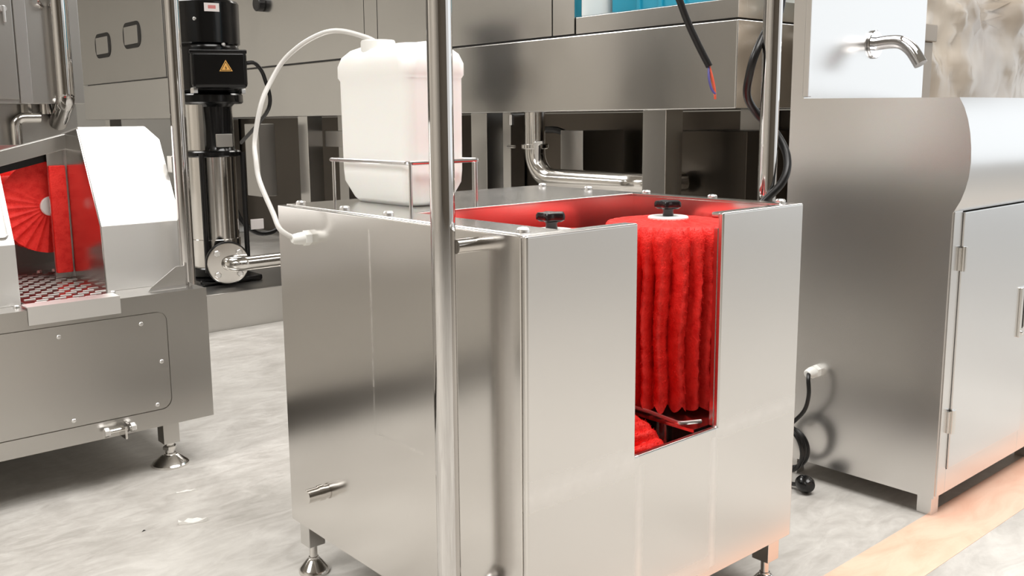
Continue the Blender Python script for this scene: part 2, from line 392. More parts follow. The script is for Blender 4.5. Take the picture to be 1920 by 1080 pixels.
# ------------------------------------------------------------------ jerrycan
def jerry(bm):
    cx, cy, hx, hy = (HX0+HX1)/2-.002, (HY0+HY1)/2, .075, .131
    prof = [(0, -.024, .03), (.010, -.016, .03), (.045, -.002, .028), (.07, -.001, .026), (.255, 0, .026), (.262, .0035, .026), (.285, .004, .028), (.304, -.001, .034), (.318, -.013, .04), (.325, -.030, .034), (.326, -.052, .014)]
    N = 10; rows = []
    for z, ins, rd in prof:
        ax_, ay = hx+ins, hy+ins; row = []
        for qx, qy, a0 in ((1, 1, 0), (-1, 1, PI/2), (-1, -1, PI), (1, -1, 1.5*PI)):
            for k in range(N+1):
                a = a0+PI/2*k/N; rd2 = min(rd, ax_*.9)
                row.append(bm.verts.new((cx+qx*(ax_-rd2)+rd2*math.cos(a), cy+qy*(ay-rd2)+rd2*math.sin(a), ZT+.0005+z)))
        rows.append(row)
    n = len(rows[0])
    for A, B in zip(rows, rows[1:]):
        for k in range(n): bm.faces.new((A[k], A[(k+1) % n], B[(k+1) % n], B[k]))
    bm.faces.new(rows[0][::-1]); bm.faces.new(rows[-1])
can = thing('jerrycan', (1.147, 1.647, ZT), 'white plastic jerrycan standing in a wire holder on the boot washer', 'container')
part('can_body', MWPL, can, jerry, ang=60)
def handle(bm):
    tube(bm, fillet_path([(1.147, 1.630, ZT+.310), (1.147, 1.630, ZT+.318), (1.147, 1.545, ZT+.318), (1.147, 1.545, ZT+.310)], .006, 5), .011, 12)
part('handle', MWPL, can, handle)
def cap(bm):
    lathe(bm, [(.036, -.022), (.036, 0), (.034, .004), (.0, .005)], (1.115, 1.675, ZT+.333), seg=28)
part('screw_cap', MWP, can, cap)
T = [(1.105, 1.655, 1.150), (1.09, 1.675, 1.166), (1.05, 1.732, 1.183), (1.015, 1.782, 1.167), (.98, 1.825, 1.129), (.95, 1.836, 1.082), (.92, 1.826, 1.035), (.9, 1.823, .961), (.89, 1.802, .92), (.885, 1.78, .877), (.88, 1.718, .816), (.880, 1.690, .785), (.905, 1.679, .766)]
tag(part('hose', MTUBE, None, tube, smooth_path(T, 6), .0052, 12), 'thin milky plastic tube looping from the jerrycan cap to the boot washer side', 'hose')
# ------------------------------------------------------------------ left sole washer
sw = thing('sole_washer', (.55, 3.0, 0), 'low walk-through sole washing machine with slanted steel housings and red brush', 'washing machine')
SX = 1.088; SY = 2.557; SZ0, SZ1 = .148, .528
part('base_body', MSD, sw, box, -.95, SX, SY+.006, 3.55, SZ0, SZ1, .003)  # unseen left end extended to block light under the base
def rrect(x0, x1, z0, z1, r_, n=6):
    out = []
    for cx, cz, a0 in ((x1-r_, z1-r_, 0), (x0+r_, z1-r_, PI/2), (x0+r_, z0+r_, PI), (x1-r_, z0+r_, 1.5*PI)):
        for k in range(n+1): out.append((cx+r_*math.cos(a0+PI/2*k/n), cz+r_*math.sin(a0+PI/2*k/n)))
    return out
def skirt(bm):
    # front skin with the access-panel opening
    o = [(-.95, SZ0), (SX, SZ0), (SX, SZ1), (-.95, SZ1)]; i = rrect(-.06, .968, .196, .478, .03)
    for h0, h1 in ((SY, SY+.006),):
        O1 = [bm.verts.new((p[0], h0, p[1])) for p in o]; I1 = [bm.verts.new((p[0], h0, p[1])) for p in i]; I2 = [bm.verts.new((p[0], h1, p[1])) for p in i]; O2 = [bm.verts.new((p[0], h1, p[1])) for p in o]
        for L in (O1, I1): 
            for k in range(len(L)): bm.edges.new((L[k], L[(k+1) % len(L)]))
        bmesh.ops.triangle_fill(bm, edges=[e for e in bm.edges if e.is_valid], use_beauty=True)
        for A, B in ((O1, O2), (I1, I2)):
            for k in range(len(A)): bm.faces.new((A[k], A[(k+1) % len(A)], B[(k+1) % len(A)], B[k]))
    bmesh.ops.recalc_face_normals(bm, faces=bm.faces[:])
part('front_skirt', MSD, sw, skirt)
ap = part('access_panel', MSD, sw, prism, rrect(-.0575, .9655, .1985, .4755, .0285), 1, SY+.0005, SY+.0055)
bolts('screw', ap, [(.68, SY+.0005, .448), (.895, SY+.0005, .450), (.945, SY+.0005, .335), (.925, SY+.0005, .213), (.70, SY+.0005, .216), (.44, SY+.0005, .447), (.46, SY+.0005, .216), (.0, SY+.0005, .335)], (0, -1, 0), .006, .005)
HH = [(2.69, SZ1), (2.702, .712), (2.846, .988), (3.01, .969), (3.01, SZ1)]
def housing(bm, x0, x1, ch):
    pts = []
    for y, z in HH:
        pts.append((x0, y, z))
        if z > .9: pts += [(x1-ch, y, z), (x1, y-(.02 if y < 2.9 else 0), z-.04)]
        else: pts.append((x1, y, z))
    hull(bm, pts, .002)
h1 = part('brush_housing', MSH, sw, housing, .855, SX-.004, .035)
part('reflecting_wall_skin', MS, h1, prism, [(2.694, SZ1+.004), (2.706, .712), (2.848, .982), (2.968, .968), (2.968, SZ1+.004)], 0, .8525, .8549)  # smooth plate added so the housing wall reflects the red
part('latch', MSD, h1, box, SX-.006, SX+.014, 2.74, 2.775, .85, .90, .003)
def housing_l(bm):
    hull(bm, [(x, y, z) for x in (.12, .618) for y, z in ((2.645, SZ1), (2.652, .688), (2.80, .99), (3.01, .969), (3.01, SZ1))], .002)
h2 = part('brush_housing', MSH, sw, housing_l)
def embl(bm):  # pressed edge frame on the slanted face
    d = Vector((0, .148, .302)).normalized()
    pts = [Vector((x, 2.652, .688))+d*s+Vector((0, -.003, .002)) for x, s in ((.604, .26), (.604, .018), (.30, .018))]
    tube(bm, fillet_path(pts, .01, 4), .003, 8)
part('edge_trim', MSP, h2, embl)
def beam(bm):
    prism(bm, [(.86, .969), (.86, .925), (.60, .862), (.60, .905)], 1, 2.96, 3.0, .002)
part('hood_beam', MSD, sw, beam)
part('return_panel', MSP, sw, box, .802, .855, 2.985, 2.992, .536, .93)
part('side_brush_or_reflection', MRED, sw, box, .803, .850, 2.972, 2.986, .552, .875, .004)  # red reflection in the steel, put in as a solid pad
part('black_strip', MRUB, sw, prism, [(.86, .93), (.86, .90), (.56, .828), (.56, .858)], 1, 3.005, 3.012)  # black strip across the opening just behind the hood beam
part('hood_back', MSD, sw, box, .12, 1.06, 3.40, 3.42, SZ1, .93)
part('hood_side', MSD, sw, box, 1.04, 1.06, 3.01, 3.42, SZ1, .95)
part('side_brush_or_reflection', MRED, sw, lambda bm: (box(bm, .620, .645, 2.9, 3.25, .56, .68, .006), box(bm, .620, .636, 3.0, 3.25, .69, .84, .006)))
b = brush(sw, 'brush_roller', .145, .27, (.812, 3.31, .752), (0, -1, 0), 26, 77, 6000)
def disc(bm):
    # pleated end face of the brush, fanned folds from the hub
    c = Vector((.812, 3.030, .752)); na = 300; rows = []
    for f in (0.18, .3, .45, .6, .75, .9, 1.0):
        row = []
        for k in range(na):
            a = 2*PI*k/na; r_ = .142*f
            fold = .009*f*abs(math.sin(a*13))*max(0, math.cos(a-math.radians(225)))
            row.append(bm.verts.new(c+Vector((r_*math.cos(a), -.004+fold, r_*math.sin(a)))))
        rows.append(row)
    for A, B in zip(rows, rows[1:]):
        for k in range(na): bm.faces.new((A[k], B[k], B[(k+1) % na], A[(k+1) % na]))
    bm.faces.new(rows[0])
part('brush_end', MRED, b, disc, ang=70)
part('hub', MWP, b, cyl, (.812, 3.03, .752), (0, -1, 0), .029, .012, 28, .003)
brush(sw, 'sole_brush', .07, .24, (.70, 3.375, .475), (0, -1, 0), 14, 55, 0)
tp = part('tread_plate', MS, sw, box, .622, .852, 2.585, 3.2, SZ1, SZ1+.006, .001, 1)
def slot(bm): box(bm, -.015, .015, -.0017, .0017, 0, .0022, .001, 1)
bm = bm_new(); slot(bm)
for v in bm.verts: v.co += Vector((.66, 2.62, SZ1+.006))
rib = obj('tread_rib', bm, MBOLT, tp); offs = []
for j in range(17):
    for i in range(5):
        x = .648+i*.046+(j % 2)*.023; y = 2.615+j*.032
        if x < .84 and (i, j) != (0, 0): offs.append((x-.66, y-2.62, 0))
copies(rib, tp, offs)
def lip(bm):
    prism(bm, [(SY-.006, .489), (SY-.003, .489), (SY-.003, SZ1+.006), (SY+.05, SZ1+.006), (SY+.05, SZ1+.009), (SY-.006, SZ1+.009)], 0, .610, .842)
part('entry_lip', MSH, sw, lip)
bolts('bolt', sw, [(.857, 2.655, SZ1), (.600, 2.615, SZ1), (.845, 3.16, SZ1+.006), (.80, 3.16, SZ1+.006), (.40, 2.61, SZ1)], (0, 0, 1), .008, .008)
def gus(bm): prism(bm, [(.935, SZ1), (1.046, SZ1), (1.046, .592), (1.02, .592), (.945, .54)], 1, 2.598, 2.602, .001)
part('gusset', MSP, sw, gus)
hr = part('handrail', MPOL, sw, tube, fillet_path([(1.070, 2.64, SZ1-.002), (1.070, 2.64, 1.95), (1.070, 2.9, 1.95)], .06, 8), .0215, 24)
def clamp(bm):
    prism(bm, [(SY-.035, .168), (SY, .150), (SY, .19), (SY-.03, .185)], 0, .828, .834)
    cyl(bm, (.775, SY-.025, .172), (1, 0, 0), .006, .075, 12)
    box(bm, .815, .821, SY-.05, SY, .15, .185)
cl = part('drain_clamp', MPIPE, sw, clamp)
for x in (.768, .838):
    def nut(bm): hexnut(bm, (x, SY-.025, .172), (1, 0, 0), .013, .014)
    part('nut', MBOLT, cl, nut)
def leg2(bm, x, y): box(bm, x-.024, x+.024, y-.024, y+.024, .070, SZ0+.002, .002)
for x, y in ((.982, 2.64), (-.85, 2.64), (.982, 3.48), (-.85, 3.48)):
    l = part('leg', MSD, sw, leg2, x, y); part('levelling_foot', MPIPE, l, foot_fn, x, y, .053)
    def nk(bm): cyl(bm, (x, y, .036), (0, 0, 1), .013, .036, 16); hexnut(bm, (x, y, .048), (0, 0, 1), .02, .012)
    part('threaded_rod', MPIPE, l, nk)
# ------------------------------------------------------------------ hand wash cabinet (right)
CX, CX1 = 2.2656, 2.93
hw = thing('hand_wash_cabinet', (2.6, 1.2, 0), 'stainless steel hand-wash cabinet with rounded basin front and chrome spout', 'sink')
prof = [(1.427, .05), (1.427, 1.72), (1.376, 1.72), (1.389, 1.042), (.985, 1.036), (.970, 1.008), (.958, .965), (.9505, .916), (.950, .873), (.9555, .835), (.965, .805), (.979, .772), (.984, .765), (.984, .05)]
prof = [(1.427, .05), (1.427, 1.72), (1.389, 1.72), (1.389, 1.042), (.985, 1.036), (.972, 1.012), (.9625, .985), (.9555, .955), (.951, .92), (.9493, .885), (.952, .85), (.958, .822), (.967, .795), (.979, .772), (.984, .765), (.984, .05)]
part('side_panel', MSP, hw, prism, prof, 0, CX, CX+.004)
part('side_panel', MSP, hw, prism, prof, 0, CX1-.004, CX1)
def basin_front(bm):
    pp = prof[4:15]; inn = [(y+.004, z) for y, z in pp]
    prism(bm, pp+inn[::-1], 0, CX+.004, CX1-.004)
part('basin_front', MSP, hw, basin_front, ang=50)
def basin(bm):
    pts = [(.989, 1.036), (1.02, 1.036), (1.06, .93), (1.12, .88), (1.25, .88), (1.34, .93), (1.375, 1.042), (1.389, 1.042)]
    prism(bm, pts+[(y, z-.004) for y, z in pts[::-1]], 0, CX+.004, CX1-.004)
part('basin', MSP, hw, basin)
part('splash_panel', MSP, hw, box, CX+.004, CX1-.004, 1.389, 1.395, 1.042, 1.72)
part('splash_edge', MSP, hw, box, CX-.001, CX+.016, 1.376, 1.393, 1.046, 1.72, .002)
part('back_panel', MSP, hw, box, CX+.004, CX1-.004, 1.42, 1.427, .05, 1.72)
part('bottom_panel', MSD, hw, box, CX+.004, CX1-.004, .99, 1.42, .05, .056)
fr = part('door_frame', MSP, hw, lambda bm: (box(bm, CX+.004, 2.312, .979, .985, .056, .768, .001), box(bm, 2.757, CX1-.004, .979, .985, .056, .768, .001), box(bm, 2.312, 2.757, .979, .985, .056, .118, .001)))
MDOOR = steel('door_stainless_steel', .24, (.76, .755, .75, 1), .03)
dr = part('door', MDOOR, hw, box, 2.314, 2.755, .974, .982, .120, .764, .0015)
def hinge(bm, z):
    cyl(bm, (2.313, .971, z-.03), (0, 0, 1), .0055, .06, 14)
    box(bm, 2.299, 2.312, .9735, .979, z-.028, z+.028, .001); box(bm, 2.314, 2.330, .9695, .974, z-.028, z+.028, .001)
for z in (.652, .243): part('hinge', MPIPE, dr, hinge, z)
def dh(bm):
    o = rrect(2.682, 2.722, .398, .535, .003, 2)
    prism(bm, o, 1, .968, .974, .001, 1)
hn = part('handle', MPIPE, dr, dh)
part('handle_slot', MDARK, hn, box, 2.698, 2.702, .9674, .9684, .422, .525)
part('handle_pull', MSD, hn, box, 2.7025, 2.709, .9655, .9684, .425, .523, .001)
bolts('screw', hn, [(2.70, .9680, .41)], (0, -1, 0), .006, .004)
for x, y in ((CX+.032, 1.012), (CX1-.022, 1.012), (CX+.032, 1.39), (CX1-.022, 1.39)):
    part('leg', MSP, hw, box, x-.019, x+.019, y-.019, y+.019, 0, .052, .002)
sp = part('spout', MCHR, hw, tube, smooth_path([(2.62, 1.389, 1.196), (2.62, 1.345, 1.200), (2.62, 1.308, 1.196), (2.62, 1.278, 1.174), (2.62, 1.250, 1.134)], 8), .0185, 24)
part('flange', MCHR, sp, cyl, (2.62, 1.389, 1.196), (0, -1, 0), .040, .008, 36, .002)
part('cord_gland', MWP, hw, gland, (CX, 1.318, .312), (1, 0, 0), 1.35, label='white plastic cord gland')
pc = thing('power_cord', (2.18, 1.30, 0), 'black power cord coiled on the floor between boot washer and hand-wash cabinet', 'cable')
CR = [(2.226, 1.316, .314), (2.208, 1.306, .300), (2.203, 1.300, .26), (2.20, 1.31, .215), (2.195, 1.345, .17), (2.19, 1.37, .13)]
n = 46
for k in range(n):
    a = .6+2*PI*3*k/n; CR.append((2.19+.004*(k/15)-.012*math.sin(a*.7), 1.352+.052*math.cos(a), .102+.062*math.sin(a)*(1-.05*(k//15))))
CR += [(2.185, 1.37, .03), (2.18, 1.335, .012), (2.172, 1.305, .018)]
part('cord', MRUB, pc, tube, smooth_path(CR, 4), .0055, 10)
def plug(bm):
    lathe(bm, [(.007, 0), (.012, .006), (.020, .016), (.0235, .03), (.022, .044), (.015, .054), (0, .058)], (2.185, 1.312, .026), (-.35, -.93, 0), 24)
part('plug', MBLK, pc, plug)
# ------------------------------------------------------------------ long tunnel machine (back)
BX = 3.0
tm = thing('tunnel_washer', (3.5, 5.8, 0), 'long stainless steel tunnel washing machine on legs across the background', 'washing machine')
YE = 2.122
part('lower_tank', MS, tm, box, BX, 4.0, YE, 9.7, 1.025, 1.352, .006, 3)
for y0, y1 in ((2.97, 3.106), (3.112, 4.51), (4.516, 4.645), (4.651, 7.58), (7.60, 9.70)):
    p = part('upper_panel', MS if y0 < 7 else MSD, tm, box, BX+.002, 3.05, y0, y1, 1.360, 2.30, .003)
    if y0 > 7:
        for yy, zz in ((9.05, 1.70), (8.30, 1.74)):
            part('recessed_grip', MDARK, p, prism, rrect(yy-.21, yy+.21, zz-.11, zz+.11, .09), 0, BX-.002, BX+.004)
            part('grip_plate', MSD, p, prism, rrect(yy-.15, yy+.17, zz-.075, zz+.075, .01), 0, BX-.006, BX+.0)
part('upper_core', MSD, tm, box, 3.05, 4.0, 2.98, 9.7, 1.352, 2.30)
part('rim_ledge', MS, tm, prism, [(BX+.004, 1.358), (BX+.004, 1.428), (BX+.03, 1.436), (BX+.06, 1.436), (BX+.06, 1.358)], 1, YE+.002, 2.962, .002)
part('rim_ledge', MS, tm, box, BX+.06, 4.0, YE+.004, YE+.06, 1.358, 1.434, .003)
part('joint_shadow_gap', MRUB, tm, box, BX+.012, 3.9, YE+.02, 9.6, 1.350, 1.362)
part('trough_end', MWP, tm, box, 3.05, 3.9, 2.968, 2.98, 1.37, 2.2)
part('trough_back', MWALLL, tm, box, 3.9, 3.96, 2.2, 2.97, 1.36, 2.2)
def lg(bm, y, x=3.04): box(bm, x, x+.11, y-.062, y+.062, 0, 1.027, .004)
for y in (2.545, 3.68, 5.47, 7.4, 9.2): part('leg', MS, tm, lg, y)
for y in (2.5, 4.2, 6.0, 8.0): part('leg', MSD, tm, lg, y, 3.66)
part('hanging_duct', MSD, tm, box, 2.86, 2.98, 5.74, 5.94, .50, .98, .005)
part('rotary_switch', MRUB, tm, cyl, (BX+.002, 5.87, 1.765), (-1, 0, 0), .05, .05, 24, .006)
part('rear_skirt', MBRN, tm, box, 3.78, 3.80, 2.2, 9.5, .05, 1.02)  # closes off the space behind; its dark colour stands in for shade
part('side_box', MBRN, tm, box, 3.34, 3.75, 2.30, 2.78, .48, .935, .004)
part('junction_box', MS, tm, box, 3.40, 3.7, 3.30, 3.46, .55, .935, .004)
part('cross_rail', MSD, tm, box, 3.16, 3.22, 4.6, 5.40, .83, .93, .003)
def pp(bm): tube(bm, fillet_path([(3.1, 3.33, 1.027), (3.1, 3.33, .712), (3.1, 2.61, .712), (3.3, 2.61, .712)], .13, 14), .049, 28)
pi = part('drain_pipe', MPIPE, tm, pp)
part('pipe_clamp', MPIPE, pi, cyl, (3.1, 3.33, .852), (0, 0, 1), .066, .024, 28, .004)
def wing(bm): prism(bm, [(3.235, .878), (3.16, .878), (3.165, .862), (3.195, .80), (3.212, .79), (3.215, .855)], 1, 0, .012, .003)
bm = bm_new(); prism(bm, [(-.015, .03), (.045, .036), (.05, .026), (.022, .016), (.02, -.05), (.006, -.075), (-.004, -.04), (-.006, .012)], 1, -.008, .008, .003)
for v_ in bm.verts: v_.co = Vector((3.03, 3.245-v_.co.x, .856+v_.co.z)) + Vector((v_.co.y, 0, 0))
obj('clamp_wing_nut', bm, MBOLT, pi)
part('clamp_bolt', MPIPE, pi, cyl, (3.05, 3.42, .862), (0, 1, 0), .008, .05, 12)
part('valve_bolt', MBOLT, tm, cyl, (3.1, 3.50, .965), (0, 0, 1), .014, .05, 6)
part('hose', MRUB, tm, tube, smooth_path([(3.5, 3.75, .93), (3.5, 3.6, .935), (3.5, 3.50, .90), (3.5, 3.40, .81), (3.5, 3.31, .68), (3.5, 3.25, .5)], 6), .018, 12)
for k, (y0, y1, c) in enumerate(((2.52, 2.80, 0),)):
    cr = thing('crate', (3.4, 2.66, 1.352), 'turquoise plastic crate standing inside the trough of the tunnel washer', 'crate')
    part('crate_wall', MTURQ, cr, lambda bm: (box(bm, 3.2, 3.22, 2.44, 2.93, 1.364, 1.75, .003), box(bm, 3.58, 3.6, 2.44, 2.93, 1.364, 1.75, .003), box(bm, 3.22, 3.58, 2.44, 2.46, 1.364, 1.75, .003), box(bm, 3.22, 3.58, 2.91, 2.93, 1.364, 1.75, .003)))
    part('crate_bottom', MTURQ, cr, box, 3.22, 3.58, 2.46, 2.91, 1.364, 1.38)
    for y in (2.52, 2.64, 2.76): part('crate_rib', MTURQ, cr, box, 3.19, 3.2, y, y+.02, 1.36, 1.74, .002)
# ------------------------------------------------------------------ vertical pump on its skid
sk = tag(part('pump_skid', MSD, None, lambda bm: (box(bm, 1.45, 2.9, 4.22, 5.0, .0, .182, .004))), 'low stainless steel plinth on the floor carrying the black vertical pump', 'plinth')
pu = thing('pump', (2.03, 4.6, .182), 'tall vertical pump with glossy black motor and steel barrel', 'pump')
px, py, pz = 2.035, 4.62, .182
part('pump_base', MBLK, pu, lambda bm: (box(bm, px-.17, px+.17, py-.17, py+.15, pz, pz+.03, .01), cyl(bm, (px, py, pz+.03), (0, 0, 1), .145, .05, 32, .006)))
part('barrel', MPIPE, pu, lathe, [(.125, 0), (.125, .14), (.119, .142), (.119, .58)], (px, py, pz+.08), seg=40)
for dx, dy in ((-.095, -.105), (.118, -.085), (-.10, .10), (.10, .10)):
    part('tie_rod', MRUB, pu, cyl, (px+dx*1.08, py+dy*1.08, pz+.06), (0, 0, 1), .013, .60, 12)
part('barrel_flange', MBLK, pu, cyl, (px, py, pz+.64), (0, 0, 1), .148, .03, 40, .006)
part('coupling_neck', MBLK, pu, lathe, [(.085, 0), (.072, .03), (.068, .12), (.075, .22), (.10, .245)], (px+.02, py-.05, pz+.67), seg=32)
def guard(bm, a0, a1):
    n = 8; pts = [(px+.118*math.cos(a0+(a1-a0)*k/n), py+.118*math.sin(a0+(a1-a0)*k/n)) for k in range(n+1)]
    inn = [(px+.112*math.cos(a0+(a1-a0)*k/n), py+.112*math.sin(a0+(a1-a0)*k/n)) for k in range(n+1)]
    prism(bm, pts+inn[::-1], 2, pz+.675, pz+.90)
for a0, a1 in ((math.radians(178), math.radians(232)), (math.radians(318), math.radians(362))): part('coupling_guard', MPIPE, pu, guard, a0, a1)
part('motor_flange', MBLK, pu, cyl, (px, py, pz+.905), (0, 0, 1), .172, .05, 40, .008)
part('motor', MBLK, pu, lathe, [(.15, 0), (.166, .02), (.166, .22), (.160, .235), (.172, .245), (.174, .44), (.165, .452), (.06, .455), (0, .455)], (px, py, pz+.955), seg=48)
for dx, dy in ((-.125, -.13), (.145, -.09)):
    def b_(bm): hexnut(bm, (px+dx, py+dy, pz+.955), (0, 0, 1), .02, .026)
    part('flange_bolt', MBOLT, pu, b_)
d = Vector((-.40, -.92, 0)).normalized(); s = Vector((.92, -.40, 0)).normalized()
# terminal box: faces front-left
def tbox(bm, w0, w1, d0, d1, z0, z1, bev):
    box(bm, w0, w1, d0, d1, z0, z1, bev, 3)
    q = Matrix((s, -d, Vector((0, 0, 1)))).transposed()
    for v in bm.verts: v.co = q @ v.co + Vector((px, py, pz))
tb = part('terminal_box', MBLK, pu, tbox, -.075, .19, -.235, -.10, .975, 1.155, .022)
part('terminal_lid', MBLK, tb, tbox, -.077, .192, -.237, -.10, 1.14, 1.16, .006)
MYEL = mat('yellow_warning_label', (236, 178, 92), .5)
def tri(bm, r_, y, th=.001):
    prism(bm, [(.09+r_*math.cos(a), 1.075+r_*math.sin(a)) for a in (PI/2, PI/2+2*PI/3, PI/2+4*PI/3)], 1, y-th, y)
    q = Matrix((s, -d, Vector((0, 0, 1)))).transposed()
    for v in bm.verts: v.co = q @ v.co + Vector((px, py, pz))
st = part('warning_sticker', MYEL, tb, tri, .036, -.2352)
# sub-sticker print is flat: border and lightning bolt
def prt(bm):
    def poly(pts): 
        vs = [bm.verts.new((.09+x, -.2368, 1.072+z)) for x, z in pts]; bm.faces.new(vs)
    R1, R2 = .029, .024
    A = [(R1*math.cos(a), .003+R1*math.sin(a)) for a in (PI/2, PI/2+2*PI/3, PI/2+4*PI/3)]; B = [(R2*math.cos(a), .003+R2*math.sin(a)) for a in (PI/2, PI/2+2*PI/3, PI/2+4*PI/3)]
    for k in range(3): poly([A[k], A[(k+1) % 3], B[(k+1) % 3], B[k]])
    poly([(.002, .014), (-.005, .0), (-.0005, .001)]); poly([(-.0005, .001), (-.002, .004), (.0045, .002), (-.001, -.011)])
    q = Matrix((s, -d, Vector((0, 0, 1)))).transposed()
    for v in bm.verts: v.co = q @ v.co + Vector((px, py, pz))
part('warning_print', MRUB, tb, prt)
MLAB = mat('white_label', (235, 228, 226), .5); MPINK = mat('pink_label_print', (214, 130, 128), .5)
def patch(bm, R_, a0, a1, z0, z1, th=.0015):
    n = 6; o = [(px+(R_+th)*math.cos(a0+(a1-a0)*k/n), py+(R_+th)*math.sin(a0+(a1-a0)*k/n)) for k in range(n+1)]; i = [(px+R_*math.cos(a0+(a1-a0)*k/n), py+R_*math.sin(a0+(a1-a0)*k/n)) for k in range(n+1)]
    prism(bm, o+i[::-1], 2, pz+z0, pz+z1)
lb = part('motor_label', MLAB, pu, patch, .1742, math.radians(248), math.radians(272), 1.345, 1.385)
part('label_print', MPINK, lb, patch, .1758, math.radians(254), math.radians(266), 1.358, 1.374, .0008)
def plate(bm): box(bm, px-.028, px+.055, py-.142, py-.125, pz+.69, pz+.755, .002)
part('name_plate', MSD, pu, plate)
bolts('motor_screw', pu, [(px-.105, py-.1335, pz+1.31)], (-.6, -.8, 0), .009, .008)
bolts('motor_screw', pu, [(px+.02, py-.168, pz+1.19)], (0, -1, 0), .010, .008)
cc = Vector((1.985, 4.38, .30))
ax = Vector((-.28, -.96, 0)).normalized()
part('pipe_stub', MBLK, pu, cyl, cc-ax*-0+(-ax)*.12, ax, .07, .10, 28)
part('rubber_ring', MRUB, pu, cyl, cc-ax*.022, ax, .108, .022, 36, .004)
fl = part('pipe_flange', MPIPE, pu, cyl, cc, ax, .102, .014, 40, .003)
for k in range(4):
    a = PI/4+k*PI/2; sd = Vector((ax.y, -ax.x, 0)); p_ = cc+ax*.014+sd*math.cos(a)*.076+Vector((0, 0, 1))*math.sin(a)*.076
    def fb(bm): hexnut(bm, p_, ax, .016, .014)
    part('flange_bolt', MBOLT, fl, fb)
part('outlet_pipe', MPIPE, pu, tube, fillet_path([cc+ax*.01, cc+ax*.085, cc+ax*.085+Vector((.85, .05, -.005))], .06, 10), .036, 24)
q0 = Vector((px, py, pz))+s*.19-d*-.17+Vector((0, 0, 1.10))
part('motor_cable', MRUB, pu, tube, smooth_path([q0, q0+Vector((.05, 0, -.002)), q0+Vector((.11, .03, -.07)), q0+Vector((.15, .08, -.22)), q0+Vector((.19, .5, -.4))], 8), .010, 12)
cv = thing('sensor_cable', (2.35, 4.55, .182), 'black cable with a white tag hanging beside the vertical pump', 'cable')
part('cable', MRUB, cv, tube, smooth_path([(2.20, 4.75, .75), (2.19, 4.72, .58), (2.22, 4.70, .47), (2.30, 4.70, .40), (2.40, 4.72, .39), (2.52, 4.8, .42)], 8), .013, 12)
part('cable_tag', MLAB, cv, box, 2.26, 2.335, 4.672, 4.680, .42, .475, .002)
# ------------------------------------------------------------------ control cabinet at the far left
kc = thing('control_cabinet', (.55, 4.1, 0), 'grey steel control cabinet with vertical pipe behind the sole washer', 'cabinet')
part('lower_body', MSD, kc, box, -.6, 1.205, 4.0, 4.35, 0, 1.15, .004)
part('upper_box', MSD, kc, box, -.6, 1.209, 3.9, 4.34, 1.073, 2.1, .004)
part('door_edge', MSP, kc, box, .972, 1.016, 3.890, 3.90, 1.074, 2.05, .002)
part('door_leaf', MSD, kc, box, -.5, .968, 3.888, 3.90, 1.09, 2.05, .003)
vp = part('riser_pipe', MPOL, kc, tube, fillet_path([(1.125, 3.86, 2.0), (1.125, 3.86, 1.085), (1.125, 3.985, 1.0)], .05, 8), .034, 24)
part('pipe_nipple', MPIPE, kc, cyl, (1.075, 3.95, 1.035), (0, 0, 1), .022, .04, 20)
part('pipe_nipple', MPIPE, kc, cyl, (.985+.02, 3.95, 1.04), (0, 0, 1), .02, .035, 8)
part('elbow_pipe', MPIPE, kc, tube, fillet_path([(1.05, 3.95, 1.022), (.962, 3.95, 1.022), (.962, 3.95, .80), (.962, 4.0, .80)], .03, 8), .020, 20)
part('latch', MBOLT, kc, lambda bm: (cyl(bm, (.937, 3.888, 1.42), (0, -1, 0), .012, .012, 16), box(bm, .932, .942, 3.87, 3.88, 1.37, 1.43, .002)))
part('hook_handle', MPIPE, kc, tube, smooth_path([(1.07, 3.9, 1.52), (1.06, 3.87, 1.49), (1.055, 3.86, 1.455), (1.07, 3.88, 1.44), (1.08, 3.9, 1.438)], 5), .006, 10)
# ------------------------------------------------------------------ cables by the right handrail
pk = thing('hanging_cable', (1.85, 1.36, 1.0), 'black cable hanging free with bare coloured wire ends in front of the tank', 'cable')
part('sheath', MRUB, pk, tube, smooth_path([(1.790, 1.18, 1.90), (1.765, 1.215, 1.80), (1.765, 1.33, 1.62), (1.783, 1.41, 1.42), (1.798, 1.45, 1.32), (1.812, 1.435, 1.245), (1.828, 1.408, 1.175), (1.845, 1.381, 1.114)], 6), .0085, 12)
MBLU = mat('blue_wire', (86, 84, 150), .4); MCOP = mat('red_wire', (214, 88, 62), .4); MORG = mat('copper_wire', (236, 170, 120), .4)
for nm, m_, a_ in (('wire', MBLU, (-.006, .0, 0)), ('wire', MCOP, (.002, -.004, -.012)), ('wire', MORG, (.004, .002, -.004))):
    part(nm, m_, pk, tube, smooth_path([(1.844, 1.382, 1.118), (1.845+a_[0], 1.377+a_[1], 1.088), (1.847+a_[0]*.8, 1.371+a_[1], 1.062), (1.849, 1.365, 1.050+a_[2])], 5), .0028, 8)
RC = [(1.735, 1.185, 1.72), (1.80, 1.20, 1.45), (1.80, 1.166, 1.241), (1.785, 1.185, 1.177), (1.735, 1.205, 1.123), (1.725, 1.215, 1.075), (1.745, 1.20, 1.03), (1.775, 1.16, .99), (1.775, 1.135, .95), (1.765, 1.125, .90), (1.735, 1.13, .85), (1.712, 1.175, .80), (1.708, 1.22, .70), (1.708, 1.25, .3), (1.76, 1.3, .012), (1.84, 1.6, .012)]
